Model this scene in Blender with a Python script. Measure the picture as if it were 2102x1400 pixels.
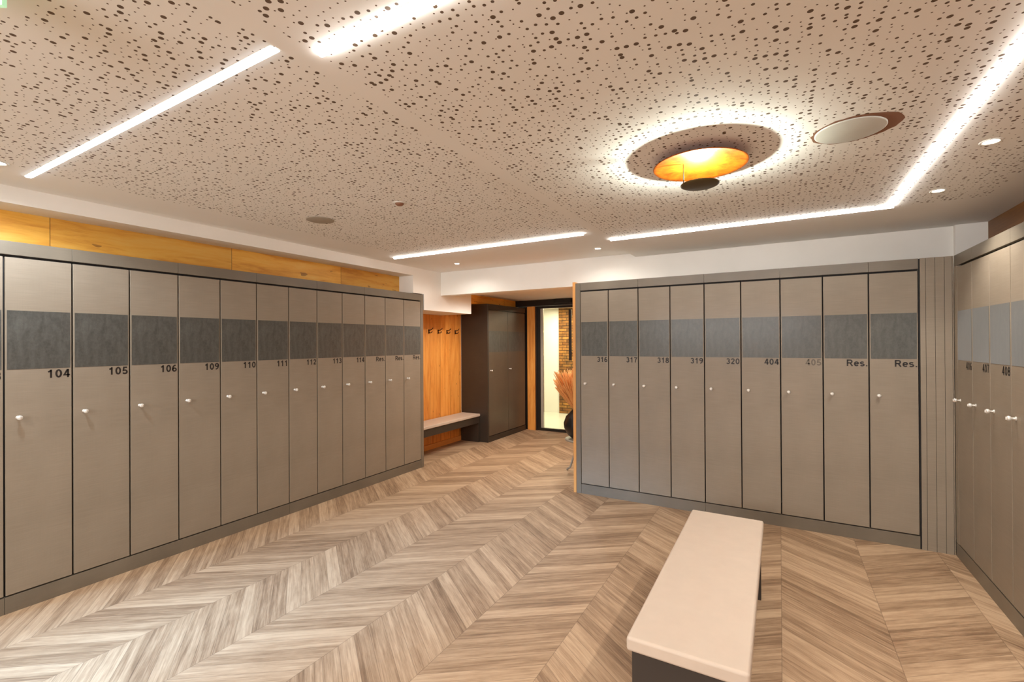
import bpy, bmesh, math, random
from mathutils import Vector, Matrix
random.seed(7)
PI = math.pi
C = bpy.context.scene.collection
for o in list(bpy.data.objects):
    bpy.data.objects.remove(o, do_unlink=True)

# ------------------------------------------------------------------ camera, world, exposure
CAM_H = 1.5617
cd = bpy.data.cameras.new('camera')
cam = bpy.data.objects.new('camera', cd)
C.objects.link(cam)
cd.sensor_fit = 'HORIZONTAL'
cd.sensor_width = 36.0
cd.lens = 956.14 / 2102 * 36.0
cd.clip_start = 0.02
yaw, pitch, roll = 0.5213, 0.0032, -0.0058
fw = Vector((-math.sin(yaw) * math.cos(pitch), math.cos(yaw) * math.cos(pitch), math.sin(pitch)))
rt = Vector((math.cos(yaw), math.sin(yaw), 0))
up = rt.cross(fw)
r2 = rt * math.cos(roll) + up * math.sin(roll)
u2 = -rt * math.sin(roll) + up * math.cos(roll)
m = Matrix(((r2.x, u2.x, -fw.x, 0), (r2.y, u2.y, -fw.y, 0), (r2.z, u2.z, -fw.z, CAM_H), (0, 0, 0, 1)))
cam.matrix_world = m
bpy.context.scene.camera = cam

w = bpy.data.worlds.new('world')
bpy.context.scene.world = w
w.use_nodes = True
w.node_tree.nodes['Background'].inputs[0].default_value = (1.0, 0.85, 0.7, 1)
w.node_tree.nodes['Background'].inputs[1].default_value = 0.3

vs = bpy.context.scene.view_settings
vs.view_transform = 'Standard'
vs.look = 'None'
vs.gamma = 1
vs.use_curve_mapping = False
vs.exposure = 1.2

LED = 9.0            # emission of the light lines
LEDCOL = (1.0, 0.98, 0.94)
LEDCOOL = (0.80, 0.92, 1.0)


def area(name, loc, rot, sx, sy, power, col, spread=PI):
    l = bpy.data.lights.new(name, 'AREA')
    l.shape = 'RECTANGLE'
    l.size = sx
    l.size_y = sy
    l.energy = power
    l.color = col
    l.spread = spread
    o = bpy.data.objects.new(name, l)
    C.objects.link(o)
    o.location = loc
    o.rotation_euler = rot
    return o


# added fill lamps behind the camera, the small one cool, ceiling lamps of the glazed corridor
area('window_daylight', (-1.1, -3.12, 1.95), (math.radians(90), 0, 0), 3.4, 0.66, 66, (0.97, 0.98, 1.0))
area('window_sky', (-4.1, -3.12, 1.95), (math.radians(66), 0, math.radians(-17)), 0.6, 0.6, 17, (0.30, 0.60, 1.0), math.radians(28))
area('corridor_ceiling_light', (-3.3, 8.5, 2.28), (0, 0, 0), 2.4, 1.2, 52, (1.0, 0.90, 0.66))

# ------------------------------------------------------------------ measures (metres)
XL, YR, XS = -3.9025, 4.53, 1.1008        # front planes of the three locker rows
ZT, ZS, ZD = 2.1726, 2.0859, 0.0999       # top, shadow gap, door foot
Z1, Z2 = 1.767, 1.4196                    # dark band
CL, CR = 2.495, 2.456                     # ceiling left / right of the step
XSTEP = -1.31
YW = 4.90                                 # wall behind the facing row
LJ = [0.876 + i * 0.3016 for i in range(13)]
RJ = [-1.786 + i * 0.2987 for i in range(10)]
YB = -3.0                                 # back wall


# ------------------------------------------------------------------ mesh helpers
def box(bm, x0, x1, y0, y1, z0, z1):
    v = [bm.verts.new(p) for p in ((x0, y0, z0), (x1, y0, z0), (x1, y1, z0), (x0, y1, z0),
                                   (x0, y0, z1), (x1, y0, z1), (x1, y1, z1), (x0, y1, z1))]
    for f in ((3, 2, 1, 0), (4, 5, 6, 7), (0, 1, 5, 4), (1, 2, 6, 5), (2, 3, 7, 6), (3, 0, 4, 7)):
        bm.faces.new([v[i] for i in f])


def lathe(bm, prof, cx=0, cy=0, cz=0, n=24, axis='Z', smooth=True, sy=1.0):
    """prof: list of (r, h); closed with caps where r == 0."""
    rings = []
    for r, h in prof:
        if r < 1e-6:
            p = {'Z': (cx, cy, cz + h), 'Y': (cx, cy + h, cz), 'X': (cx + h, cy, cz)}[axis]
            rings.append([bm.verts.new(p)])
            continue
        ring = []
        for k in range(n):
            a = 2 * PI * k / n
            c, s = math.cos(a) * r, math.sin(a) * r * sy
            p = {'Z': (cx + c, cy + s, cz + h), 'Y': (cx + c, cy + h, cz + s), 'X': (cx + h, cy + c, cz + s)}[axis]
            ring.append(bm.verts.new(p))
        rings.append(ring)
    for a, b in zip(rings, rings[1:]):
        for k in range(n):
            k2 = (k + 1) % n
            if len(a) == 1 and len(b) > 1:
                f = bm.faces.new((a[0], b[k2], b[k]))
            elif len(b) == 1 and len(a) > 1:
                f = bm.faces.new((a[k], a[k2], b[0]))
            elif len(a) > 1:
                f = bm.faces.new((a[k], a[k2], b[k2], b[k]))
            else:
                continue
            f.smooth = smooth
    bmesh.ops.recalc_face_normals(bm, faces=bm.faces[:])


def tube(bm, pts, r, n=10):
    pts = [Vector(p) for p in pts]
    rings = []
    for i, p in enumerate(pts):
        d = (pts[min(i + 1, len(pts) - 1)] - pts[max(i - 1, 0)]).normalized()
        a = d.cross(Vector((0, 0, 1)))
        if a.length < 0.05:
            a = d.cross(Vector((1, 0, 0)))
        a.normalize()
        b = d.cross(a)
        rr = r[i] if isinstance(r, (list, tuple)) else r
        rings.append([bm.verts.new(p + a * math.cos(2 * PI * k / n) * rr + b * math.sin(2 * PI * k / n) * rr) for k in range(n)])
    for a, b in zip(rings, rings[1:]):
        for k in range(n):
            f = bm.faces.new((a[k], a[(k + 1) % n], b[(k + 1) % n], b[k]))
            f.smooth = True
    bm.faces.new(rings[0][::-1])
    bm.faces.new(rings[-1])
    bmesh.ops.recalc_face_normals(bm, faces=bm.faces[:])


def BM(*boxes):
    bm = bmesh.new()
    for b in boxes:
        box(bm, *b)
    return bm


def obj(name, bm, mat, parent=None, bevel=0, seg=2):
    me = bpy.data.meshes.new(name)
    bm.to_mesh(me)
    bm.free()
    me.materials.append(mat)
    o = bpy.data.objects.new(name, me)
    C.objects.link(o)
    if parent:
        o.parent = parent
    if bevel:
        md = o.modifiers.new('bevel', 'BEVEL')
        md.width = bevel
        md.segments = seg
        md.limit_method = 'ANGLE'
        if seg > 2:
            for p in me.polygons:
                p.use_smooth = True
            md.harden_normals = True
    return o


def tag(o, label, cat, group=None, kind=None):
    o['label'] = label
    if cat:
        o['category'] = cat
    if group:
        o['group'] = group
    if kind:
        o['kind'] = kind
    return o


def thing(name, label, cat, loc=(0, 0, 0), rz=0, group=None):
    o = bpy.data.objects.new(name, None)
    o.empty_display_size = 0.1
    C.objects.link(o)
    o.location = loc
    o.rotation_euler = (0, 0, rz)
    return tag(o, label, cat, group)


def struct(name, bm, mat, bevel=0):
    o = obj(name, bm, mat, None, bevel)
    o['kind'] = 'structure'
    return o


def arc(cx, cy, rx, ry, a0, a1, n=14):
    return [(cx + rx * math.cos(math.radians(a0 + (a1 - a0) * k / n)), cy + ry * math.sin(math.radians(a0 + (a1 - a0) * k / n))) for k in range(n + 1)]


def mirror(ps):
    return [[(0.62 - x, 1 - y) for x, y in p] for p in ps]


SIX = [arc(0.315, 0.30, 0.215, 0.215, 0, 360, 22), arc(0.43, 0.42, 0.325, 0.495, 200, 80)]
GLYPH = {   # strokes in units of the cap height, advance
    '0': ([arc(0.31, 0.5, 0.215, 0.415, 0, 360, 26)], 0.74),
    '1': ([[(0.36, 0.0), (0.36, 1.0)], [(0.36, 0.90), (0.27, 0.80), (0.10, 0.72)]], 0.74),
    '2': ([arc(0.31, 0.70, 0.20, 0.215, 170, -30) + [(0.12, 0.12)], [(0.06, 0.085), (0.56, 0.085)]], 0.74),
    '3': ([arc(0.30, 0.715, 0.185, 0.20, 160, -90), arc(0.30, 0.295, 0.215, 0.21, 90, -160)], 0.74),
    '4': ([[(0.40, 0.97), (0.08, 0.30), (0.61, 0.30)], [(0.43, 0.0), (0.43, 1.0)]], 0.74),
    '5': ([[(0.54, 0.915), (0.19, 0.915), (0.13, 0.50)] + arc(0.30, 0.315, 0.225, 0.23, 120, -155)], 0.74),
    '6': (SIX, 0.74),
    '7': ([[(0.06, 0.915), (0.55, 0.915), (0.40, 0.66), (0.29, 0.34), (0.25, 0.0)]], 0.74),
    '8': ([arc(0.31, 0.725, 0.180, 0.19, 0, 360, 20), arc(0.31, 0.295, 0.215, 0.21, 0, 360, 20)], 0.74),
    '9': (mirror(SIX), 0.74),
    'R': ([[(0.13, 0), (0.13, 1)], [(0.13, 0.915), (0.48, 0.915)] + arc(0.48, 0.70, 0.20, 0.215, 80, -80) + [(0.48, 0.485), (0.13, 0.485)], [(0.46, 0.49), (0.75, 0.0)]], 0.92),
    'e': ([arc(0.34, 0.36, 0.235, 0.285, 0, 318, 20), [(0.12, 0.37), (0.575, 0.37)]], 0.74),
    's': ([arc(0.31, 0.51, 0.20, 0.135, 25, 270), arc(0.31, 0.215, 0.21, 0.145, 90, -155)], 0.68),
    '.': ([[(0.10, 0.085), (0.27, 0.085)]], 0.36),
}


def text_mesh(txt, cap, stroke=0.19, depth=0.0006):
    """heavy sans-serif lettering as thin raised strokes, right aligned at x = 0, facing -Y"""
    bm = bmesh.new()
    pen = 0.0
    total = sum(GLYPH[ch][1] for ch in txt)
    for ch in txt:
        strokes, adv = GLYPH[ch]
        for pl in strokes:
            closed = abs(pl[0][0] - pl[-1][0]) < 1e-6 and abs(pl[0][1] - pl[-1][1]) < 1e-6
            n = len(pl)
            rows = []
            for k in range(n):
                a = Vector(pl[k - 1] if k else (pl[-2] if closed else pl[0]))
                b = Vector(pl[k + 1] if k < n - 1 else (pl[1] if closed else pl[-1]))
                p = Vector(pl[k])
                d1, d2 = (p - a), (b - p)
                if d1.length < 1e-9:
                    d1 = d2
                if d2.length < 1e-9:
                    d2 = d1
                d1.normalize()
                d2.normalize()
                t = (d1 + d2).normalized()
                nn = Vector((-t.y, t.x))
                kf = min(1.6, 1.0 / max(0.4, nn.dot(Vector((-d1.y, d1.x)))))
                h = stroke / 2 * kf
                row = []
                for sgn in (1, -1):
                    q = p + nn * h * sgn
                    x, z = (pen + q.x - total) * cap, q.y * cap
                    row.append((bm.verts.new((x, -depth, z)), bm.verts.new((x, 0, z))))
                rows.append(row)
            for r0, r1 in zip(rows, rows[1:]):
                (a0, a1), (b0, b1) = r0
                (c0, c1), (e0, e1) = r1
                bm.faces.new((a0, b0, e0, c0))
                bm.faces.new((a0, c0, c1, a1))
                bm.faces.new((b1, e1, e0, b0))
            if not closed:
                for (a0, a1), (b0, b1) in (rows[0], rows[-1]):
                    bm.faces.new((a0, a1, b1, b0))
        pen += adv
    bmesh.ops.recalc_face_normals(bm, faces=bm.faces[:])
    for f in bm.faces:
        if abs(f.normal.y) > 0.9 and f.normal.y > 0:
            f.normal_flip()
    return bm


# ------------------------------------------------------------------ materials
class N:
    def __init__(self, name):
        self.m = bpy.data.materials.new(name)
        self.m.use_nodes = True
        self.nt = self.m.node_tree
        self.b = self.nt.nodes['Principled BSDF']

    def n(self, typ, **kw):
        nd = self.nt.nodes.new(typ)
        for k, v in kw.items():
            if k.startswith('i_'):
                key = k[2:]
                key = int(key) if key.isdigit() else key.replace('_', ' ')
                nd.inputs[key].default_value = v
            else:
                setattr(nd, k, v)
        return nd

    def l(self, a, b):
        self.nt.links.new(a, b)

    def math(self, op, a, b=None, c=None):
        nd = self.nt.nodes.new('ShaderNodeMath')
        nd.operation = op
        for i, v in enumerate((a, b, c)):
            if v is None:
                continue
            if isinstance(v, (int, float)):
                nd.inputs[i].default_value = v
            else:
                self.l(v, nd.inputs[i])
        return nd.outputs[0]

    def mix(self, fac, a, b, mode='MIX'):
        nd = self.nt.nodes.new('ShaderNodeMix')
        nd.data_type = 'RGBA'
        nd.blend_type = mode
        for sock, v in ((nd.inputs[0], fac), (nd.inputs[6], a), (nd.inputs[7], b)):
            if isinstance(v, (int, float)):
                sock.default_value = v
            elif isinstance(v, tuple):
                sock.default_value = v
            else:
                self.l(v, sock)
        return nd.outputs[2]

    def coord(self):
        return self.n('ShaderNodeTexCoord').outputs['Object']

    def mapping(self, vec, scale=(1, 1, 1), loc=(0, 0, 0), rot=(0, 0, 0)):
        nd = self.n('ShaderNodeMapping')
        nd.inputs['Scale'].default_value = scale
        nd.inputs['Location'].default_value = loc
        nd.inputs['Rotation'].default_value = rot
        self.l(vec, nd.inputs[0])
        return nd.outputs[0]

    def noise(self, vec, scale, detail=3, rough=0.5, dist=0):
        nd = self.n('ShaderNodeTexNoise')
        nd.inputs['Scale'].default_value = scale
        nd.inputs['Detail'].default_value = detail
        nd.inputs['Roughness'].default_value = rough
        nd.inputs['Distortion'].default_value = dist
        self.l(vec, nd.inputs['Vector'])
        return nd.outputs['Fac']

    def ramp(self, fac, stops):
        nd = self.n('ShaderNodeValToRGB')
        cr = nd.color_ramp
        while len(cr.elements) < len(stops):
            cr.elements.new(0.5)
        for e, (p, c) in zip(cr.elements, stops):
            e.position = p
            e.color = c
        self.l(fac, nd.inputs[0])
        return nd.outputs[0]

    def bump(self, h, strength=0.2, dist=0.002):
        nd = self.n('ShaderNodeBump')
        nd.inputs['Strength'].default_value = strength
        nd.inputs['Distance'].default_value = dist
        self.l(h, nd.inputs['Height'])
        self.l(nd.outputs[0], self.b.inputs['Normal'])


def S(r, g, b):
    f = lambda c: ((c / 255 + 0.055) / 1.055) ** 2.4 if c > 10 else c / 255 / 12.92
    return (f(r), f(g), f(b), 1)


def plain(name, col, rough=0.5, metal=0.0, spec=0.5, emit=None, strength=0):
    k = N(name)
    k.b.inputs['Base Color'].default_value = col
    k.b.inputs['Roughness'].default_value = rough
    k.b.inputs['Metallic'].default_value = metal
    k.b.inputs['Specular IOR Level'].default_value = spec
    # faint procedural variation so that no surface is perfectly uniform
    v = k.noise(k.coord(), 14, 3)
    k.l(k.mix(1.0, col, k.ramp(v, [(0.2, (0.93, 0.93, 0.93, 1)), (0.8, (1.0, 1.0, 1.0, 1))]), 'MULTIPLY'), k.b.inputs['Base Color'])
    if emit:
        k.b.inputs['Emission Color'].default_value = emit
        k.b.inputs['Emission Strength'].default_value = strength
    return k.m


def plaster():
    k = N('white_plaster')
    c = k.coord()
    n = k.noise(c, 2.2, 4)
    k.l(k.ramp(n, [(0.3, S(236, 231, 222)), (0.7, S(243, 238, 230))]), k.b.inputs['Base Color'])
    k.b.inputs['Roughness'].default_value = 0.75
    k.bump(k.noise(c, 180, 3), 0.12, 0.001)
    return k.m


def ceiling_mat(name, x0, x1, y1):
    """white board with random round perforations inside x0..x1, y < y1"""
    k = N(name)
    c = k.coord()
    sp = k.n('ShaderNodeSeparateXYZ')
    k.l(c, sp.inputs[0])

    def layer(cell, jitter, off):
        mp = k.mapping(c, (1 / cell, 1 / cell, 0), off)
        vo = k.n('ShaderNodeTexVoronoi', voronoi_dimensions='2D', feature='F1')
        vo.inputs['Scale'].default_value = 1
        vo.inputs['Randomness'].default_value = jitter
        k.l(mp, vo.inputs['Vector'])
        d = k.math('MULTIPLY', vo.outputs['Distance'], cell)
        sc = k.n('ShaderNodeSeparateColor')
        k.l(vo.outputs['Color'], sc.inputs[0])
        u = sc.outputs[0]
        # three drill sizes: 8, 12 and 18 mm, a few cells without a hole
        r = k.math('MULTIPLY', k.math('LESS_THAN', u, 0.82), 0.0027)
        r = k.math('MULTIPLY_ADD', k.math('LESS_THAN', u, 0.36), 0.0024, r)
        r = k.math('MULTIPLY_ADD', k.math('LESS_THAN', u, 0.13), 0.0027, r)
        return k.math('LESS_THAN', d, r)

    holes = layer(0.028, 0.68, (0.2, 0.7, 0))
    mask = k.math('MULTIPLY', k.math('GREATER_THAN', sp.outputs[0], x0), k.math('LESS_THAN', sp.outputs[0], x1))
    mask = k.math('MULTIPLY', mask, k.math('LESS_THAN', sp.outputs[1], y1))
    holes = k.math('MULTIPLY', holes, mask)
    base = k.ramp(k.noise(c, 1.5, 3), [(0.3, S(240, 237, 231)), (0.7, S(244, 241, 236))])
    k.l(k.mix(holes, base, S(100, 80, 62)), k.b.inputs['Base Color'])
    k.b.inputs['Roughness'].default_value = 0.8
    return k.m


def floor_mat():
    k = N('chevron_oak_floor')
    c = k.coord()
    sp = k.n('ShaderNodeSeparateXYZ')
    k.l(c, sp.inputs[0])
    x, y = sp.outputs[0], sp.outputs[1]
    Wc, K = 0.4966, 0.725
    pp = k.math('PINGPONG', x, Wc)
    v = k.math('MULTIPLY_ADD', pp, K, y)
    v = k.math('SUBTRACT', v, 0.04)
    col = k.math('FLOOR', k.math('DIVIDE', x, Wc))
    vd = k.math('DIVIDE', v, 0.1)
    pid = k.math('FLOOR', vd)
    fr = k.math('FRACT', vd)
    # plank random
    cb = k.n('ShaderNodeCombineXYZ')
    k.l(col, cb.inputs[0])
    k.l(pid, cb.inputs[1])
    wn = k.n('ShaderNodeTexWhiteNoise', noise_dimensions='3D')
    k.l(cb.outputs[0], wn.inputs['Vector'])
    rnd = wn.outputs['Value']
    # grain coordinates: along plank, across plank, random slice
    gc = k.n('ShaderNodeCombineXYZ')
    k.l(k.math('MULTIPLY', pp, 1.6), gc.inputs[0])
    k.l(k.math('MULTIPLY', v, 20.0), gc.inputs[1])
    k.l(k.math('MULTIPLY_ADD', rnd, 17.0, k.math('MULTIPLY', col, 3.7)), gc.inputs[2])
    g1 = k.noise(gc.outputs[0], 1.3, 5, 0.62, 0.5)
    gc2 = k.n('ShaderNodeCombineXYZ')
    k.l(k.math('MULTIPLY', pp, 6.0), gc2.inputs[0])
    k.l(k.math('MULTIPLY', v, 130.0), gc2.inputs[1])
    k.l(rnd, gc2.inputs[2])
    g2 = k.noise(gc2.outputs[0], 1.2, 4, 0.6)
    t = k.math('ADD', k.math('MULTIPLY', rnd, 0.20), k.math('ADD', k.math('MULTIPLY', g1, 0.60), k.math('MULTIPLY', g2, 0.40)))
    bl = k.n('ShaderNodeCombineXYZ')
    k.l(k.math('MULTIPLY', pp, 9.0), bl.inputs[0])
    k.l(k.math('MULTIPLY', v, 26.0), bl.inputs[1])
    k.l(k.math('MULTIPLY', rnd, 31.0), bl.inputs[2])
    blot = k.noise(bl.outputs[0], 1.0, 5, 0.7)
    t = k.math('ADD', k.math('MULTIPLY', t, 0.80), k.math('MULTIPLY', blot, 0.22))
    base = k.ramp(t, [(0.34, S(98, 74, 54)), (0.49, S(144, 115, 88)), (0.58, S(169, 139, 109)), (0.72, S(197, 167, 135))])
    knot = k.ramp(blot, [(0.70, (0, 0, 0, 1)), (0.78, (1, 1, 1, 1))])
    base = k.mix(k.math('MULTIPLY', k.math('ADD', 0.0, knot), 0.35), base, S(104, 80, 60))
    # plank joints and column seams
    e = k.math('MINIMUM', fr, k.math('SUBTRACT', 1.0, fr))
    j1 = k.math('LESS_THAN', e, 0.018)
    fx = k.math('FRACT', k.math('DIVIDE', x, Wc))
    ex = k.math('MINIMUM', fx, k.math('SUBTRACT', 1.0, fx))
    j2 = k.math('LESS_THAN', ex, 0.0035)
    j = k.math('MAXIMUM', j1, j2)
    k.l(k.mix(k.math('MULTIPLY', j, 0.42), base, S(80, 60, 46)), k.b.inputs['Base Color'])
    k.b.inputs['Roughness'].default_value = 0.6
    k.b.inputs['Specular IOR Level'].default_value = 0.3
    k.bump(k.math('SUBTRACT', g2, j), 0.15, 0.001)
    return k.m


def wood(name, c1, c2, c3, long='Y', board=1.165, phase=1.136, stripe=9.0, tint=0.35, rough=0.5):
    """honey coloured knotty oak; grain runs along axis `long`"""
    k = N(name)
    c = k.coord()
    sp = k.n('ShaderNodeSeparateXYZ')
    k.l(c, sp.inputs[0])
    X, Y, Z = sp.outputs
    if long == 'Y':
        a, t1, t2 = Y, Z, X
    elif long == 'Z':
        a, t1, t2 = Z, Y, X
    else:
        a, t1, t2 = X, Z, Y
    if long == 'Z':
        bsel = t1
    else:
        bsel = a
    bd = k.math('DIVIDE', k.math('SUBTRACT', bsel, phase), board)
    bid = k.math('FLOOR', bd)
    bf = k.math('FRACT', bd)
    wn = k.n('ShaderNodeTexWhiteNoise', noise_dimensions='1D')
    k.l(bid, wn.inputs['W'])
    rnd = wn.outputs['Value']
    gc = k.n('ShaderNodeCombineXYZ')
    k.l(k.math('MULTIPLY', a, 1.1), gc.inputs[0])
    k.l(k.math('MULTIPLY', t1, stripe), gc.inputs[1])
    k.l(k.math('MULTIPLY_ADD', t2, stripe, k.math('MULTIPLY', rnd, 9.0)), gc.inputs[2])
    g = k.noise(gc.outputs[0], 1.6, 6, 0.62, 0.8)
    g2 = k.noise(gc.outputs[0], 9.0, 4, 0.6)
    t = k.math('ADD', k.math('MULTIPLY', g, 0.8), k.math('MULTIPLY', g2, 0.2))
    base = k.ramp(t, [(0.30, c1), (0.52, c2), (0.75, c3)])
    # knots
    kv = k.n('ShaderNodeCombineXYZ')
    k.l(k.math('MULTIPLY', a, 4.0), kv.inputs[0])
    k.l(k.math('MULTIPLY', t1, 10.0), kv.inputs[1])
    k.l(rnd, kv.inputs[2])
    kn = k.math('GREATER_THAN', k.noise(kv.outputs[0], 1.7, 2), 0.71)
    base = k.mix(k.math('MULTIPLY', kn, 0.6), base, S(96, 52, 18))
    base = k.mix(k.math('MULTIPLY', rnd, tint), base, S(150, 96, 46))
    e = k.math('MINIMUM', bf, k.math('SUBTRACT', 1.0, bf))
    jn = k.math('LESS_THAN', e, 0.002 / board)
    base = k.mix(k.math('MULTIPLY', jn, 0.8), base, S(70, 40, 16))
    k.l(base, k.b.inputs['Base Color'])
    k.b.inputs['Roughness'].default_value = rough
    k.bump(g2, 0.15, 0.001)
    return k.m


def laminate(name, c1, c2, rough=0.5, coat=0.05, fine=1.0):
    k = N(name)
    c = k.coord()
    n1 = k.noise(k.mapping(c, (3, 3, 160)), 2.0, 2)
    n2 = k.noise(k.mapping(c, (160, 160, 3)), 2.0, 2)
    n3 = k.noise(c, 3.0, 3)
    t = k.math('ADD', k.math('MULTIPLY', k.math('ADD', n1, k.math('MULTIPLY_ADD', n2, 0.3, 0.35)), 0.3 * fine), k.math('MULTIPLY', n3, 1 - 0.6 * fine))
    k.l(k.ramp(t, [(0.35, c1), (0.65, c2)]), k.b.inputs['Base Color'])
    k.b.inputs['Roughness'].default_value = rough
    k.b.inputs['Coat Weight'].default_value = coat
    k.b.inputs['Coat Roughness'].default_value = 0.12
    return k.m


def slate():
    k = N('slate_metal_laminate')
    c = k.coord()
    n1 = k.noise(k.mapping(c, (16, 16, 5)), 1.5, 6, 0.7, 0.4)
    n2 = k.noise(c, 60, 4, 0.7)
    t = k.math('ADD', k.math('MULTIPLY', n1, 0.7), k.math('MULTIPLY', n2, 0.3))
    k.l(k.ramp(t, [(0.32, S(66, 65, 60)), (0.68, S(102, 101, 95))]), k.b.inputs['Base Color'])
    k.l(k.ramp(t, [(0.3, (0.42, 0.42, 0.42, 1)), (0.7, (0.58, 0.58, 0.58, 1))]), k.b.inputs['Roughness'])
    k.b.inputs['Metallic'].default_value = 0.35
    k.b.inputs['Coat Weight'].default_value = 0.12
    k.b.inputs['Sheen Weight'].default_value = 1.0
    k.b.inputs['Sheen Roughness'].default_value = 0.25
    k.b.inputs['Coat IOR'].default_value = 1.75
    k.b.inputs['Coat Roughness'].default_value = 0.22
    return k.m


def stone():
    k = N('split_stone_wall')
    c = k.coord()
    sp = k.n('ShaderNodeSeparateXYZ')
    k.l(c, sp.inputs[0])
    cb = k.n('ShaderNodeCombineXYZ')
    k.l(k.math('ADD', sp.outputs[0], sp.outputs[1]), cb.inputs[0])
    k.l(sp.outputs[2], cb.inputs[1])
    br = k.n('ShaderNodeTexBrick')
    br.inputs['Scale'].default_value = 1
    br.inputs['Brick Width'].default_value = 0.22
    br.inputs['Row Height'].default_value = 0.06
    br.inputs['Mortar Size'].default_value = 0.006
    br.inputs['Bias'].default_value = 0.2
    br.inputs['Color1'].default_value = S(196, 152, 88)
    br.inputs['Color2'].default_value = S(128, 88, 46)
    br.inputs['Mortar'].default_value = S(60, 40, 22)
    k.l(cb.outputs[0], br.inputs['Vector'])
    n = k.noise(c, 9, 5, 0.7)
    k.l(k.mix(0.6, br.outputs[0], k.ramp(n, [(0.35, S(70, 44, 20)), (0.65, S(205, 165, 100))]), 'OVERLAY'), k.b.inputs['Base Color'])
    k.b.inputs['Roughness'].default_value = 0.8
    k.bump(n, 0.6, 0.02)
    return k.m


def gold():
    k = N('gold_leaf')
    c = k.coord()
    n = k.noise(c, 22, 6, 0.7, 0.6)
    k.l(k.ramp(n, [(0.3, S(120, 52, 5)), (0.6, S(168, 86, 12))]), k.b.inputs['Base Color'])
    k.b.inputs['Metallic'].default_value = 0.55
    k.b.inputs['Roughness'].default_value = 0.42
    k.bump(n, 0.5, 0.004)
    return k.m


def glass():
    k = N('clear_glass')
    out = k.nt.nodes['Material Output']
    k.nt.nodes.remove(k.b)
    tr = k.n('ShaderNodeBsdfTransparent')
    tr.inputs[0].default_value = (0.93, 0.96, 0.93, 1)
    gl = k.n('ShaderNodeBsdfGlossy')
    gl.inputs['Roughness'].default_value = 0.02
    fr = k.n('ShaderNodeFresnel')
    fr.inputs[0].default_value = 1.5
    mx = k.n('ShaderNodeMixShader')
    k.l(fr.outputs[0], mx.inputs[0])
    k.l(tr.outputs[0], mx.inputs[1])
    k.l(gl.outputs[0], mx.inputs[2])
    k.l(mx.outputs[0], out.inputs[0])
    return k.m


def emissive(name, col, strength):
    k = N(name)
    k.b.inputs['Base Color'].default_value = (0.9, 0.9, 0.9, 1)
    k.b.inputs['Emission Color'].default_value = (*col, 1)
    k.b.inputs['Emission Strength'].default_value = strength
    return k.m


M = dict(
    plaster=plaster(),
    ceil_l=ceiling_mat('perforated_board_left', -3.45, XSTEP - 0.02, 3.66),
    ceil_r=ceiling_mat('perforated_board_right', -1.235, 1.12, 3.98),
    floor=floor_mat(),
    wood=wood('honey_oak_boards', S(214, 134, 40), S(250, 186, 74), S(255, 210, 110), 'Y'),
    wood_dark=wood('smoked_oak_boards', S(84, 50, 14), S(120, 78, 28), S(150, 100, 44), 'Y', phase=0.4),
    wood_v=wood('honey_oak_panel', S(206, 122, 44), S(240, 162, 72), S(250, 188, 104), 'Z', board=0.24, phase=4.62, tint=0.18, stripe=14),
    wood_edge=plain('oak_edge', S(226, 160, 86), 0.5),
    lam=laminate('taupe_laminate', S(133, 120, 103), S(153, 139, 121)),
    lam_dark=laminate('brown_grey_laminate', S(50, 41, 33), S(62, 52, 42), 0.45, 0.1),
    lam_mid=laminate('shaded_taupe_laminate', S(82, 70, 57), S(98, 85, 70), 0.4),  # taupe laminate darkened, the dim passage light put into the colour
    frame=laminate('grey_brown_frame', S(108, 98, 84), S(126, 115, 99), 0.4, fine=0.6),
    slate=slate(),
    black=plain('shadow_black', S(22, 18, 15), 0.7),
    ink=plain('black_lettering', S(34, 27, 22), 0.5),
    ink_faded=plain('worn_lettering', S(104, 93, 80), 0.5),
    knob=plain('satin_nickel', S(236, 232, 224), 0.28, 0.35),
    cream=plain('cream_bench_top', S(206, 188, 170), 0.5, 0, 0.35),
    anthracite=plain('anthracite_board', S(58, 50, 44), 0.5),
    stone=stone(),
    gold=gold(),
    bronze=plain('dark_bronze', S(92, 76, 44), 0.4, 0.5),
    led=emissive('light_line_diffuser', LEDCOL, LED),
    led_cool=emissive('cool_light_line_diffuser', LEDCOOL, LED * 0.95),
    spot=emissive('downlight_lens', (1.0, 0.9, 0.78), 18),
    trim=plain('white_metal', S(232, 228, 220), 0.45),
    grille=plain('white_speaker_grille', S(204, 202, 192), 0.7),
    cut=plain('raw_board_edge', S(142, 100, 76), 0.9),
    doorframe=plain('black_door_metal', S(44, 38, 32), 0.4, 0.3),
    alu=plain('pale_aluminium', S(198, 188, 170), 0.4, 0.4),
    glass=glass(),
    tile=plain('pale_floor_tile', S(214, 212, 196), 0.3),
    grass=plain('dried_grass', S(224, 158, 92), 0.9),
    pot=plain('black_ceramic', S(14, 13, 15), 0.35),
    greymetal=plain('grey_metal', S(164, 160, 146), 0.4, 0.3),
    green=emissive('green_sign_face', (0.02, 0.50, 0.20), 0.38),
    white=plain('white_pictogram', S(240, 245, 240), 0.5),
    hook=plain('dark_hook_metal', S(60, 34, 20), 0.45, 0.3),
)

# ------------------------------------------------------------------ room shell
struct('floor', BM((-5.2, 2.0, YB - 0.2, 7.44, -0.08, 0.0)), M['floor'])
struct('floor', BM((-6.6, -0.5, 7.441, 9.9, -0.08, 0.0)), M['tile'])
struct('ceiling', BM((-3.9, XSTEP, YB - 0.2, YW + 0.05, CL, CL + 0.12)), M['ceil_l'])
struct('ceiling', BM((XSTEP, 1.42, YB - 0.2, YW + 0.05, CR, CL + 0.12)), M['ceil_r'])
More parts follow.
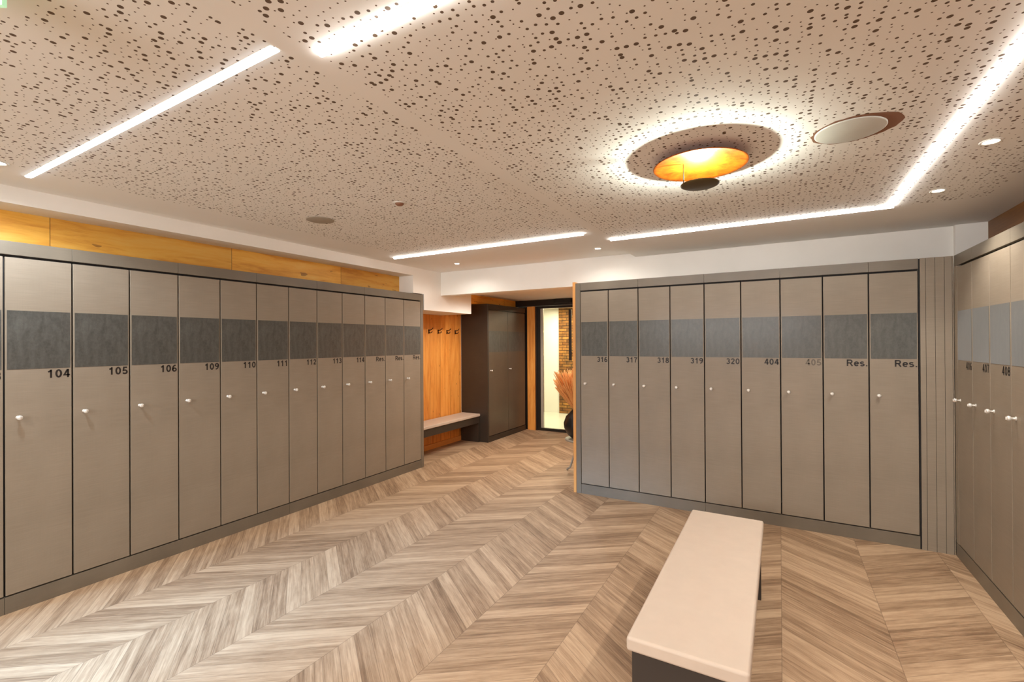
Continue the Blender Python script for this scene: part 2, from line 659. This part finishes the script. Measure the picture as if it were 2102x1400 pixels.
# bulkhead over the left lockers and the lower box over the bench niche
struct('trim_1', BM((-4.35, -3.9, YB - 0.2, 4.36, 2.395, CL + 0.12)), M['plaster'])
struct('trim_2', BM((-4.5, -3.9, 4.36, 4.56, 2.18, CL + 0.12), (-4.5, -3.9, 4.56, 5.60, 1.98, CL + 0.12)), M['plaster'])
# wall strip of oak boards above the left lockers, wall behind them
struct('wall_left', BM((-4.35, -4.13, YB - 0.2, 4.36, 2.0, 2.395)), M['wood'])
struct('wall_left', BM((-4.6, -4.48, YB - 0.2, 4.56, 0, 2.395)), M['plaster'])
# wall behind the facing lockers with the lintel over the passage
struct('wall_far', BM((-1.80, 1.19, YW, YW + 0.14, 0, CL + 0.1), (-3.9, -1.80, YW, YW + 0.14, 2.19, CL + 0.1)), M['plaster'])
struct('trim_3', BM((1.19, 1.6, YW - 0.045, YW + 0.14, 0, CL + 0.1)), M['plaster'])
struct('wall_right', BM((1.376, 1.55, YB - 0.2, YW - 0.045, 0, CR)), M['wood_dark'])
# back wall behind the camera; its window is added for the fill lamps
struct('wall_back', BM((-4.6, -4.45, YB - 0.2, YB, 0, CL), (0.8, 1.55, YB - 0.2, YB, 0, CL),
                       (-4.45, 0.8, YB - 0.2, YB, 0, 1.6), (-4.45, 0.8, YB - 0.2, YB, 2.3, CL)), M['plaster'])
struct('window_1', BM((-4.45, 0.8, YB - 0.10, YB - 0.04, 1.60, 1.65), (-4.45, 0.8, YB - 0.10, YB - 0.04, 2.25, 2.3),
                      (-4.45, -4.40, YB - 0.10, YB - 0.04, 1.65, 2.25), (0.75, 0.8, YB - 0.10, YB - 0.04, 1.65, 2.25),
                      (-1.425, -1.375, YB - 0.10, YB - 0.04, 1.65, 2.25)), M['trim'])

# passage: oak niche wall, upper oak wall, ceiling, right side wall
struct('wall_niche', BM((-4.6, -4.46, 4.56, 6.112, 0, 2.31)), M['wood_v'])
struct('baseboard_niche', BM((-4.46, -4.44, 4.56, 6.10, 0, 0.075)), M['wood_edge'])
struct('wall_passage', BM((-4.46, -4.15, 5.60, 7.44, 2.175, 2.31)), M['wood'])
struct('wall_passage', BM((-4.6, -4.46, 6.112, 7.44, 0, 2.31)), M['plaster'])
struct('ceiling', BM((-4.6, -1.80, YW + 0.14, 7.44, 2.31, 2.45)), M['plaster'])
struct('wall_passage_right', BM((-1.84, -1.80, YW + 0.001, 7.44, 0, 2.31)), M['wood_v'])
# far wall with the glass door
struct('wall_end', BM((-4.46, -3.742, 7.41, 7.50, 0, 2.2), (-1.9, -1.5, 7.41, 7.50, 0, 2.2)), M['doorframe'])
struct('trim_4', BM((-4.15, -1.84, 7.36, 7.50, 2.205, 2.31)), M['doorframe'])
struct('trim_5', BM((-3.925, -3.775, 7.385, 7.41, 0, 2.2)), M['wood_v'])
# corridor beyond
struct('wall_corridor', BM((-6.6, -4.22, 9.45, 9.6, 0, 2.31)), M['plaster'])
struct('wall_corridor', BM((-4.22, -0.5, 9.42, 9.6, 0, 2.31)), M['stone'])
struct('wall_corridor', BM((-6.7, -6.6, 7.44, 9.6, 0, 2.31), (-0.5, -0.4, 7.44, 9.6, 0, 2.31), (-6.6, -4.6, 7.44, 7.5, 0, 2.31), (-1.5, -0.5, 7.44, 7.5, 0, 2.31)), M['plaster'])
struct('ceiling', BM((-6.7, -0.4, 7.44, 9.6, 2.31, 2.42)), M['plaster'])

# ------------------------------------------------------------------ glass sliding door
d = thing('door_1', 'x', 'door', (-3.72, 7.42, 0))
for key in ('label', 'category'):
    del d[key]
d['kind'] = 'structure'
obj('door_frame', BM((-0.02, 0.035, 0, 0.06, 0, 2.2), (0.035, 1.80, 0, 0.06, 2.16, 2.2), (0.035, 1.80, 0, 0.06, 0, 0.045),
                     (1.78, 1.82, 0, 0.06, 0, 2.2)), M['doorframe'], d)
obj('leaf_profile', BM((0.036, 0.085, 0.015, 0.05, 0.046, 2.155)), M['alu'], d)
obj('glass_pane', BM((0.086, 1.779, 0.028, 0.036, 0.046, 2.155)), M['glass'], d)
bm = bmesh.new()
box(bm, 0.60, 0.645, -0.045, -0.015, 1.25, 2.12)
box(bm, 0.61, 0.635, -0.015, 0.028, 1.35, 1.39)
box(bm, 0.61, 0.635, -0.015, 0.028, 2.0, 2.04)
obj('door_handle', bm, M['doorframe'], d, 0.004)
t = tag(obj('door_sensor', BM((-3.37, -3.05, 7.30, 7.36, 2.235, 2.305)), M['black'], None, 0.008),
        'black motion sensor housing on the dark header above the glass door', 'sensor')

# ------------------------------------------------------------------ lockers
DEPTH = 0.34
Wd = 0.3


def knob_bm(x, z, sc=1.0):
    bm = bmesh.new()
    lathe(bm, [(0, 0), (0.011, 0), (0.011, -0.003), (0.0055, -0.004), (0.0055, -0.018), (0.010, -0.021),
               (0.0135, -0.026), (0.0135, -0.033), (0.010, -0.037), (0, -0.038)], x, 0, z, 16, 'Y')
    # small thumb turn on the face
    box(bm, x - 0.002, x + 0.002, -0.042, -0.036, z - 0.008, z + 0.008)
    return bm


def locker(loc, rz, width, num, label, group, ink='ink', depth=DEPTH, lam='lam', knob_x=0.057, cat='locker', gap=0.0045):
    t = thing('locker', label, cat, loc, rz, group)
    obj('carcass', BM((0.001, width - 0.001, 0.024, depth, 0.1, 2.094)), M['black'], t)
    dr = obj('door', BM((gap, width - gap, 0, 0.020, ZD + 0.006, ZS - 0.007)), M[lam], t, 0.0015)
    obj('dark_band', BM((0.011, width - 0.011, -0.0012, 0.0, Z2, Z1)), M['slate'], dr)
    kb = obj('knob', knob_bm(knob_x, 1.136), M['knob'], dr)
    if num:
        bm = text_mesh(num, 0.051)
        bmesh.ops.translate(bm, verts=bm.verts, vec=(width - 0.006, 0.0, 1.360))
        obj('number', bm, M[ink], dr)
    return t


G_L = 'tall lockers in the row along the left wall'
G_R = 'tall lockers in the row facing the camera'
G_S = 'tall lockers in the row on the right wall'
pL = 0.3016
names_l = ['103', '104', '105', '106', '109', '110', '111', '112', '113', '114', 'Res.', 'Res.', 'Res.']
lab_l = {
    0: 'taupe locker numbered 103 at the left edge, only its last digit in view',
    1: 'taupe locker numbered 104, nearest whole one of the left row',
    2: 'taupe locker numbered 105 in the left row', 3: 'taupe locker numbered 106 in the left row',
    4: 'taupe locker numbered 109 in the left row', 5: 'taupe locker numbered 110 in the left row',
    6: 'taupe locker numbered 111 in the left row', 7: 'taupe locker numbered 112 in the left row',
    8: 'taupe locker numbered 113 in the left row', 9: 'taupe locker numbered 114 in the left row',
    10: 'taupe locker marked Res. right beside locker 114',
    11: 'taupe locker marked Res., middle one of the three at the left row end',
    12: 'taupe locker marked Res. at the far end of the left row, beside the niche'}
for i, s in enumerate(names_l):
    locker((XL, LJ[0] + (i - 1) * pL, 0), PI / 2, pL, s, lab_l[i], G_L, depth=0.22 if False else DEPTH)
# more of the same row beside and behind the camera
tl = locker((XL, LJ[0] - 2 * pL, 0), PI / 2, pL, None, 'taupe locker beside locker 103, outside the left edge', G_L)

pR = 0.2987
names_r = ['316', '317', '318', '319', '320', '404', '405', 'Res.', 'Res.']
lab_r = {
    0: 'taupe locker numbered 316, leftmost of the facing row beside the passage',
    1: 'taupe locker numbered 317 in the facing row', 2: 'taupe locker numbered 318 in the facing row',
    3: 'taupe locker numbered 319 in the facing row', 4: 'taupe locker numbered 320 in the facing row',
    5: 'taupe locker numbered 404 in the facing row',
    6: 'taupe locker numbered 405 in faded grey digits, in the facing row',
    7: 'taupe locker marked Res. between locker 405 and the last of the facing row',
    8: 'taupe locker marked Res. in bold, rightmost of the facing row beside the grooved corner panel'}
for i, s in enumerate(names_r):
    locker((RJ[0] + i * pR, YR, 0), 0, pR, s, lab_r[i], G_R, ink='ink_faded' if s == '405' else 'ink')

names_s = ['406', '407', '408', None, None, None]
lab_s = ['taupe locker numbered 406 in the corner of the right row', 'taupe locker numbered 407 in the right row',
         'taupe locker numbered 408 in the right row', 'taupe locker at the right edge of the picture, beside locker 408',
         'taupe locker two doors nearer than 408, outside the right edge', 'taupe locker three doors nearer than 408, outside the right edge']
pS = 0.2955
YS0 = 4.465
for i, s in enumerate(names_s):
    locker((XS, YS0 - i * pS, 0), -PI / 2, pS, s, lab_s[i], G_S, depth=0.26, gap=0.0025)


def run(name, label, cat, loc, rz, segs, z0, z1, depth, mat, part):
    t = thing(name, label, cat, loc, rz)
    for a, b in segs:
        obj(part, BM((a + 0.0008, b - 0.0008, 0.0, depth, z0, z1)), mat, t, 0.001)
    return t


# cornice panels (one per pair of doors) and plinths
segs = [(-3 * pL, -pL)] + [(-pL + 2 * k * pL, pL + 2 * k * pL) for k in range(6)] + [(11 * pL, 12 * pL)]
run('locker_cornice', 'grey-brown cornice running over the left locker row', 'cornice', (XL, LJ[0], 0), PI / 2, segs, ZS + 0.008, ZT, DEPTH, M['frame'], 'panel')
run('locker_plinth', 'grey-brown plinth under the left locker row', 'plinth', (XL, LJ[0], 0), PI / 2, [(-3 * pL, 0.0), (0.0, 6 * pL), (6 * pL, 12 * pL)], 0, ZD - 0.003, DEPTH, M['frame'], 'panel')
run('locker_cornice', 'grey-brown cornice running over the facing locker row', 'cornice', (RJ[0], YR, 0), 0,
    [(2 * k * pR, 2 * (k + 1) * pR) for k in range(4)] + [(8 * pR, 9 * pR)], ZS + 0.008, ZT, DEPTH, M['frame'], 'panel')
run('locker_plinth', 'grey-brown plinth under the facing locker row', 'plinth', (RJ[0], YR, 0), 0, [(0, 4 * pR), (4 * pR, 9 * pR)], 0, ZD - 0.003, DEPTH, M['frame'], 'panel')
run('locker_cornice', 'grey-brown cornice over the right locker row', 'cornice', (XS, YR - 0.002, 0), -PI / 2, [(0, 0.065 + pS), (0.065 + pS, 0.065 + 3 * pS), (0.065 + 3 * pS, 0.065 + 6 * pS)], ZS + 0.008, ZT, 0.26, M['frame'], 'panel')
run('locker_plinth', 'grey-brown plinth under the right locker row', 'plinth', (XS, YR - 0.002, 0), -PI / 2, [(0, 0.065 + 6 * pS)], 0, ZD - 0.003, 0.26, M['frame'], 'panel')
tag(obj('end_panel', BM((XL - DEPTH - 0.22, XL + 0.001, LJ[12] + 0.001, 4.543, 0, ZT)), M['frame'], None, 0.001),
    'grey-brown side panel closing the far end of the left locker row', 'panel')
tag(obj('end_panel', BM((-1.8375, RJ[0] - 0.001, YR - 0.001, YW - 0.002, 0, ZT)), M['frame'], None, 0.001),
    'narrow grey-brown side panel at the left end of the facing locker row', 'panel')
tag(obj('end_panel', BM((XS, XS + 0.26, YS0 + 0.001, YR - 0.003, ZD, ZS + 0.007)), M['lam'], None, 0.001),
    'slim taupe corner strip beside locker 406', 'panel')
tag(obj('edge_board', BM((-1.868, -1.8385, YR - 0.004, YW - 0.001, 0, ZT + 0.012)), M['wood_edge'], None, 0.001),
    'upright honey oak board on the left end of the facing locker row', 'board')
t = thing('corner_panel', 'grooved taupe filler panel in the corner between the facing and right lockers', 'panel', (RJ[9], YR, 0))
obj('backing', BM((0.0, XS - RJ[9] - 0.001, 0.008, 0.02, 0, ZT - 0.002)), M['black'], t)
xs = [0.008, 0.041, 0.094, 0.146, 0.189, XS - RJ[9] - 0.001]
for a, b in zip(xs, xs[1:]):
    obj('slat', BM((a + 0.0012, b - 0.0012, 0.0, 0.008, 0, ZT)), M['lam'], t)

# tall cabinet in the passage
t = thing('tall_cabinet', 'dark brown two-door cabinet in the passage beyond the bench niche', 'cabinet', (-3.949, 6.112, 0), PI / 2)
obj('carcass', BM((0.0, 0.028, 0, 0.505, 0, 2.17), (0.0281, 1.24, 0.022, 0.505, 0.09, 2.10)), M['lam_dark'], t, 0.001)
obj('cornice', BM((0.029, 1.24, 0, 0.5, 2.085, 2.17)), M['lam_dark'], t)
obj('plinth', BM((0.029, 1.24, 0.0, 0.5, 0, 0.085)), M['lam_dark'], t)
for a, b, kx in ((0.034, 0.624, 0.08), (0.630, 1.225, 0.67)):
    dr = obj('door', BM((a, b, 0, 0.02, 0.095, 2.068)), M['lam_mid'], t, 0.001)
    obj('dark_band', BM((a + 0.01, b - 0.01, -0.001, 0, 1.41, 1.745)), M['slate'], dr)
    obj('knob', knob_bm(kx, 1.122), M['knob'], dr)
# niche bench
t = thing('niche_bench', 'long cream-topped bench under the coat hooks in the oak niche', 'bench', (-4.44, 4.56, 0))
obj('seat', BM((0, 0.35, 0.0, 1.545, 0.405, 0.445)), M['cream'], t, 0.008, 3)
obj('apron', BM((0.30, 0.335, 0.0, 1.545, 0.30, 0.404)), M['lam_dark'], t)
obj('leg', BM((0.0, 0.335, 1.515, 1.545, 0, 0.299)), M['lam_dark'], t)
obj('leg', BM((0.0, 0.335, 0.0, 0.03, 0, 0.299)), M['lam_dark'], t)
# coat hooks
hl = ['leftmost of four small dark coat hooks on the oak niche wall', 'second from left of four small dark coat hooks on the oak wall',
      'third from left of four small dark coat hooks on the oak wall', 'rightmost of four small dark coat hooks, next to the dark cabinet']
for k, yy in enumerate((5.315, 5.529, 5.742, 5.954)):
    bm = bmesh.new()
    box(bm, -4.459, -4.453, yy - 0.011, yy + 0.011, 1.70, 1.76)
    tube(bm, [(-4.455, yy, 1.722), (-4.43, yy, 1.708), (-4.405, yy, 1.712), (-4.395, yy, 1.735)], 0.006, 8)
    tube(bm, [(-4.455, yy, 1.748), (-4.42, yy, 1.752), (-4.385, yy, 1.77), (-4.38, yy, 1.785)], 0.006, 8)
    tag(obj('coat_hook', bm, M['hook']), hl[k], 'hook', 'coat hooks over the niche bench')

# ------------------------------------------------------------------ bench in the middle
t = thing('bench', 'low bench with thick cream top and dark slab legs in the middle of the room', 'bench', (-0.298, 2.48, 0))
obj('seat', BM((-0.207, 0.207, -0.76, 0.76, 0.408, 0.462)), M['cream'], t, 0.012, 4)
obj('leg', BM((-0.192, 0.192, -0.735, -0.695, 0, 0.4075)), M['anthracite'], t, 0.002)
obj('leg', BM((-0.192, 0.192, 0.695, 0.735, 0, 0.4075)), M['anthracite'], t, 0.002)
obj('stretcher', BM((-0.015, 0.015, -0.694, 0.694, 0.30, 0.4075)), M['anthracite'], t, 0.002)

# ------------------------------------------------------------------ ceiling lights


hw = 0.0155


def strip(label, boxes, mat, z, drop=0.014):
    t = thing('light_line', label, 'ceiling light', (0, 0, z), 0, 'linear lights set into the ceiling')
    hb, db = [], []
    bm = bmesh.new()
    for x0, x1, y0, y1 in boxes:
        alongx = (x1 - x0) > (y1 - y0)
        c_ = (y0 + y1) / 2 if alongx else (x0 + x1) / 2
        rings = []
        for e_ in ((x0, x1) if alongx else (y0, y1)):
            ring = []
            for q in range(9):
                a_ = PI * q / 8
                h_, z_ = c_ + hw * math.cos(a_), -0.001 - (0.018 if (alongx and y0 > 3) else drop) * math.sin(a_)
                ring.append(bm.verts.new((e_, h_, z_) if alongx else (h_, e_, z_)))
            rings.append(ring)
        for q in range(8):
            bm.faces.new((rings[0][q], rings[0][q + 1], rings[1][q + 1], rings[1][q]))
        bm.faces.new(rings[0])
        bm.faces.new(rings[1][::-1])
    bmesh.ops.recalc_face_normals(bm, faces=bm.faces[:])
    obj('diffuser', bm, mat, t)
    e = 0.004
    for x0, x1, y0, y1 in boxes:
        hb.append((x0 - e, x1 + e, y0 - e, y1 + e, -0.0009, -0.0001))
    obj('profile', BM(*hb), M['trim'], t)
    return t


hw = 0.0155
strip('bright straight light line across the near left ceiling', [(-3.60, -1.375, 0.903 - hw, 0.903 + hw)], M['led_cool'], CL, 0.005)
strip('straight light line at the far left of the ceiling, above the passage opening', [(-3.63, -1.45, 3.76 - hw, 3.76 + hw)], M['led'], CL)
strip('angular light line framing the round lamp on the right ceiling',
      [(-1.265, 0.645 + hw, 3.93 - hw, 3.93 + hw), (0.645 - hw, 0.645 + hw, 0.945 + hw, 3.93 - hw), (-1.215, 0.645 + hw, 0.945 - hw, 0.945 + hw)], M['led'], CR)

DL = [((0.832, 2.895), CR, 'round recessed downlight near the right edge of the ceiling, nearer of two', 1),
      ((0.829, 3.685), CR, 'round recessed downlight near the right wall, farther of two beside the angular light line', 1),
      ((-3.288, 4.434), CL, 'small round downlight in the far left ceiling above the last left locker', 1),
      ((-1.566, 4.456), CL, 'small round downlight beside the ceiling step, by the lintel', 1),
      ((-3.452, 0.755), CL, 'round downlight cut by the left edge, beside the near light line', 1),
      ((0.83, 2.10), CR, 'round downlight outside the right edge of the picture', 0),
      ((0.83, 1.30), CR, 'round downlight further outside the right edge', 0),
      ((-2.9, -0.6), CL, 'round downlight in the left ceiling behind the camera', 0),  # this and the next are unseen, added to brighten the room
      ((-0.6, -0.7), CR, 'round downlight in the right ceiling behind the camera', 0),
      ((-3.1, 5.45), 2.31, 'round downlight in the low passage ceiling, hidden above the lintel', 0),
      ((-2.6, 5.7), 2.31, 'round downlight in the low passage ceiling, farther of the two', 0)]
for (x, y), z, lab, vis in DL:
    t = thing('downlight', lab, 'ceiling light', (x, y, z), 0, 'recessed ceiling downlights')
    bm = bmesh.new()
    lathe(bm, [(0.026, -0.0002), (0.040, -0.0002), (0.040, -0.003), (0.034, -0.005), (0.026, -0.002), (0.026, -0.0002)], n=28)
    obj('trim_ring', bm, M['trim'], t)
    bm = bmesh.new()
    lathe(bm, [(0, -0.001), (0.026, -0.001), (0.026, -0.0016), (0, -0.0016)], n=28)
    obj('lens', bm, M['spot'], t)
    l = bpy.data.lights.new('beam', 'SPOT')
    l.energy = 17 if x > 0 else (5 if 4 < y < 5 else 30)
    l.color = (1.0, 0.95, 0.88)
    l.spot_size = math.radians(112 if x > 0 else 165)
    l.spot_blend = 0.5
    l.shadow_soft_size = 0.03
    lo = bpy.data.objects.new('beam', l)
    C.objects.link(lo)
    lo.parent = t
    lo.location = (0, 0, -0.012)
    if (x, y) == (-3.452, 0.755):
        l.energy = 30
        l.color = (0.8, 0.9, 1.0)

# round gold lamp
LX, LY = -0.33, 2.41
t = thing('round_ceiling_lamp', 'round gold-leaf ceiling lamp with a small dark disc below it', 'ceiling light', (LX, LY, CR))
bm = bmesh.new()
lathe(bm, [(0, -0.030), (0.08, -0.031), (0.15, -0.034), (0.20, -0.041), (0.213, -0.046), (0.216, -0.044), (0.205, -0.037),
           (0.15, -0.030), (0.08, -0.027), (0, -0.026)], n=64)
obj('reflector_dish', bm, M['gold'], t)
bm = bmesh.new()
lathe(bm, [(0, 0), (0.05, 0), (0.05, -0.018), (0.045, -0.026), (0, -0.026)], n=32)
obj('ceiling_mount', bm, M['trim'], t)
bm = bmesh.new()
lathe(bm, [(0, -0.124), (0.02, -0.124), (0.078, -0.128), (0.088, -0.132), (0.088, -0.136), (0.08, -0.140), (0, -0.141)], n=48)
obj('lower_disc', bm, M['bronze'], t)
bm = bmesh.new()
tube(bm, [(-0.070, -0.03, -0.033), (-0.070, -0.03, -0.128)], 0.0022, 10)
obj('stem', bm, M['bronze'], t)
l = bpy.data.lights.new('bulb', 'SPOT')
l.energy = 17
l.color = (0.93, 1.0, 0.88)
l.spot_size = math.radians(172)
l.spot_blend = 0.25
l.shadow_soft_size = 0.010
lo = bpy.data.objects.new('bulb', l)
C.objects.link(lo)
lo.parent = t
lo.location = (0, 0, -0.118)
lo.rotation_euler = (PI, 0, 0)

# speakers, sensor, exit sign
t = thing('ceiling_speaker', 'pale round speaker in the right ceiling with a torn brown board edge beside it', 'speaker', (0.265, 2.432, CR), 0, 'round ceiling speakers')
bm = bmesh.new()
lathe(bm, [(0, -0.006), (0.122, -0.006), (0.127, -0.004), (0.127, -0.001), (0, -0.001)], n=56)
obj('grille', bm, M['grille'], t)
bm = bmesh.new()
n = 40
vs_ = []
for k in range(n):
    a = 2 * PI * k / n
    r = 0.139 + 0.010 * random.random() + 0.03 * max(0, math.cos(a + 0.25)) ** 3
    vs_.append(bm.verts.new((math.cos(a) * r + 0.006, math.sin(a) * r, -0.0006)))
f = bm.faces.new(vs_)
f.normal_update()
if f.normal.z > 0:
    f.normal_flip()
obj('torn_edge', bm, M['cut'], t)
t = thing('ceiling_speaker', 'small round speaker in the left ceiling, above the left lockers', 'speaker', (-2.995, 2.324, CL), 0, 'round ceiling speakers')
bm = bmesh.new()
lathe(bm, [(0, -0.006), (0.094, -0.006), (0.100, -0.004), (0.100, -0.0005), (0, -0.0005)], n=48)
obj('grille', bm, plain('grey_speaker_grille', S(170, 158, 142), 0.8), t)
t = thing('smoke_detector', 'small round detector on the left ceiling beside the round speaker', 'detector', (-2.191, 2.32, CL))
bm = bmesh.new()
lathe(bm, [(0.0, -0.016), (0.018, -0.016), (0.026, -0.010), (0.030, -0.0005), (0, -0.0005)], n=28)
obj('body', bm, M['cut'], t)
obj('mounting_ring', (lambda b: (lathe(b, [(0.0, -0.003), (0.045, -0.003), (0.048, -0.0003), (0, -0.0003)], n=28), b)[1])(bmesh.new()), M['trim'], t)

# exit sign hanging by the top left corner of the view
t = thing('exit_sign', 'green emergency exit sign at the top left corner of the picture', 'sign', (-1.656, 0.374, CL), yaw)
obj('ceiling_mount', BM((-0.14, -0.04, -0.02, 0.02, -0.012, -0.0005)), M['trim'], t, 0.002)
obj('face', BM((-0.20, 0.0, -0.006, 0.006, -0.095, -0.0125)), M['green'], t, 0.001)

# ------------------------------------------------------------------ dried grass in a vase on a side table, half hidden by the facing row
t = thing('side_table', 'pale grey metal side table just behind the left end of the facing lockers', 'table', (-2.07, 5.25, 0))
bm = bmesh.new()
lathe(bm, [(0, 0.385), (0.185, 0.385), (0.192, 0.392), (0.192, 0.405), (0.185, 0.41), (0, 0.41)], n=48)
obj('table_top', bm, M['greymetal'], t)
for k in range(3):
    a = 2 * PI * k / 3 + PI
    bm = bmesh.new()
    c, s = math.cos(a), math.sin(a)
    tube(bm, [(0.06 * c, 0.06 * s, 0.385), (0.09 * c, 0.09 * s, 0.2), (0.14 * c, 0.14 * s, 0.05), (0.185 * c, 0.185 * s, 0.012)], 0.012, 10)
    obj('leg', bm, M['greymetal'], t)
t = thing('vase', 'round black vase of dried orange grass beside the left end of the facing lockers', 'vase', (-2.10, 5.25, 0.4105))
bm = bmesh.new()
lathe(bm, [(0, 0), (0.08, 0), (0.13, 0.04), (0.172, 0.12), (0.178, 0.18), (0.15, 0.26), (0.09, 0.32), (0.07, 0.34), (0.075, 0.355), (0.06, 0.35), (0.05, 0.30), (0, 0.29)], n=40)
obj('body', bm, M['pot'], t)
bm = bmesh.new()
for k in range(620):
    a = random.uniform(0, 2 * PI)
    sp_ = random.uniform(0.0, 1.0) ** 0.7
    h = random.uniform(0.30, 0.56) * (1 - 0.1 * sp_)
    lean = 0.27 * sp_
    r0 = 0.035 * sp_
    pts, rr = [], []
    for q in range(5):
        u = q / 4
        rad = r0 + lean * u ** 1.1
        x = min(math.cos(a) * rad + random.uniform(-.004, .004), 0.22)
        pts.append((x, math.sin(a) * rad, 0.30 + h * u))
        rr.append(0.0025 + 0.009 * (u > 0.3) * math.sin(PI * min(1, u * 1.0 + 0.05)) + 0.001)
    tube(bm, pts, rr, 5)
gr = obj('dried_grass', bm, M['grass'], t)
gr['kind'] = 'stuff'

# shelf with bottles in the corridor
sh_lab = ['upper glowing shelf board on the stone wall behind the glass door', 'lower glowing shelf board on the stone wall behind the glass door']
for k, z in enumerate((1.28, 1.78)):
    o = obj('wall_shelf', BM((-3.55, -2.6, 9.20, 9.418, z, z + 0.035)), plain('lit_shelf', S(250, 226, 170), 0.5), None, 0.002)  # warm light on the boards put into the pale colour, no emission
    tag(o, sh_lab[1 - k], 'shelf', 'shelves on the stone wall')
for k, x in enumerate((-3.40, -3.22, -3.02)):
    bm = bmesh.new()
    lathe(bm, [(0, 0), (0.035, 0), (0.036, 0.14), (0.015, 0.19), (0.013, 0.25), (0, 0.25)], x, 9.30, 1.3155, 20)
    o = obj('bottle', bm, M['tile'])
    tag(o, ['leftmost pale bottle on the lower shelf behind the glass door', 'middle pale bottle on the lower shelf behind the glass door',
            'rightmost pale bottle on the lower shelf behind the glass door'][k], 'bottle', 'bottles on the corridor shelf')
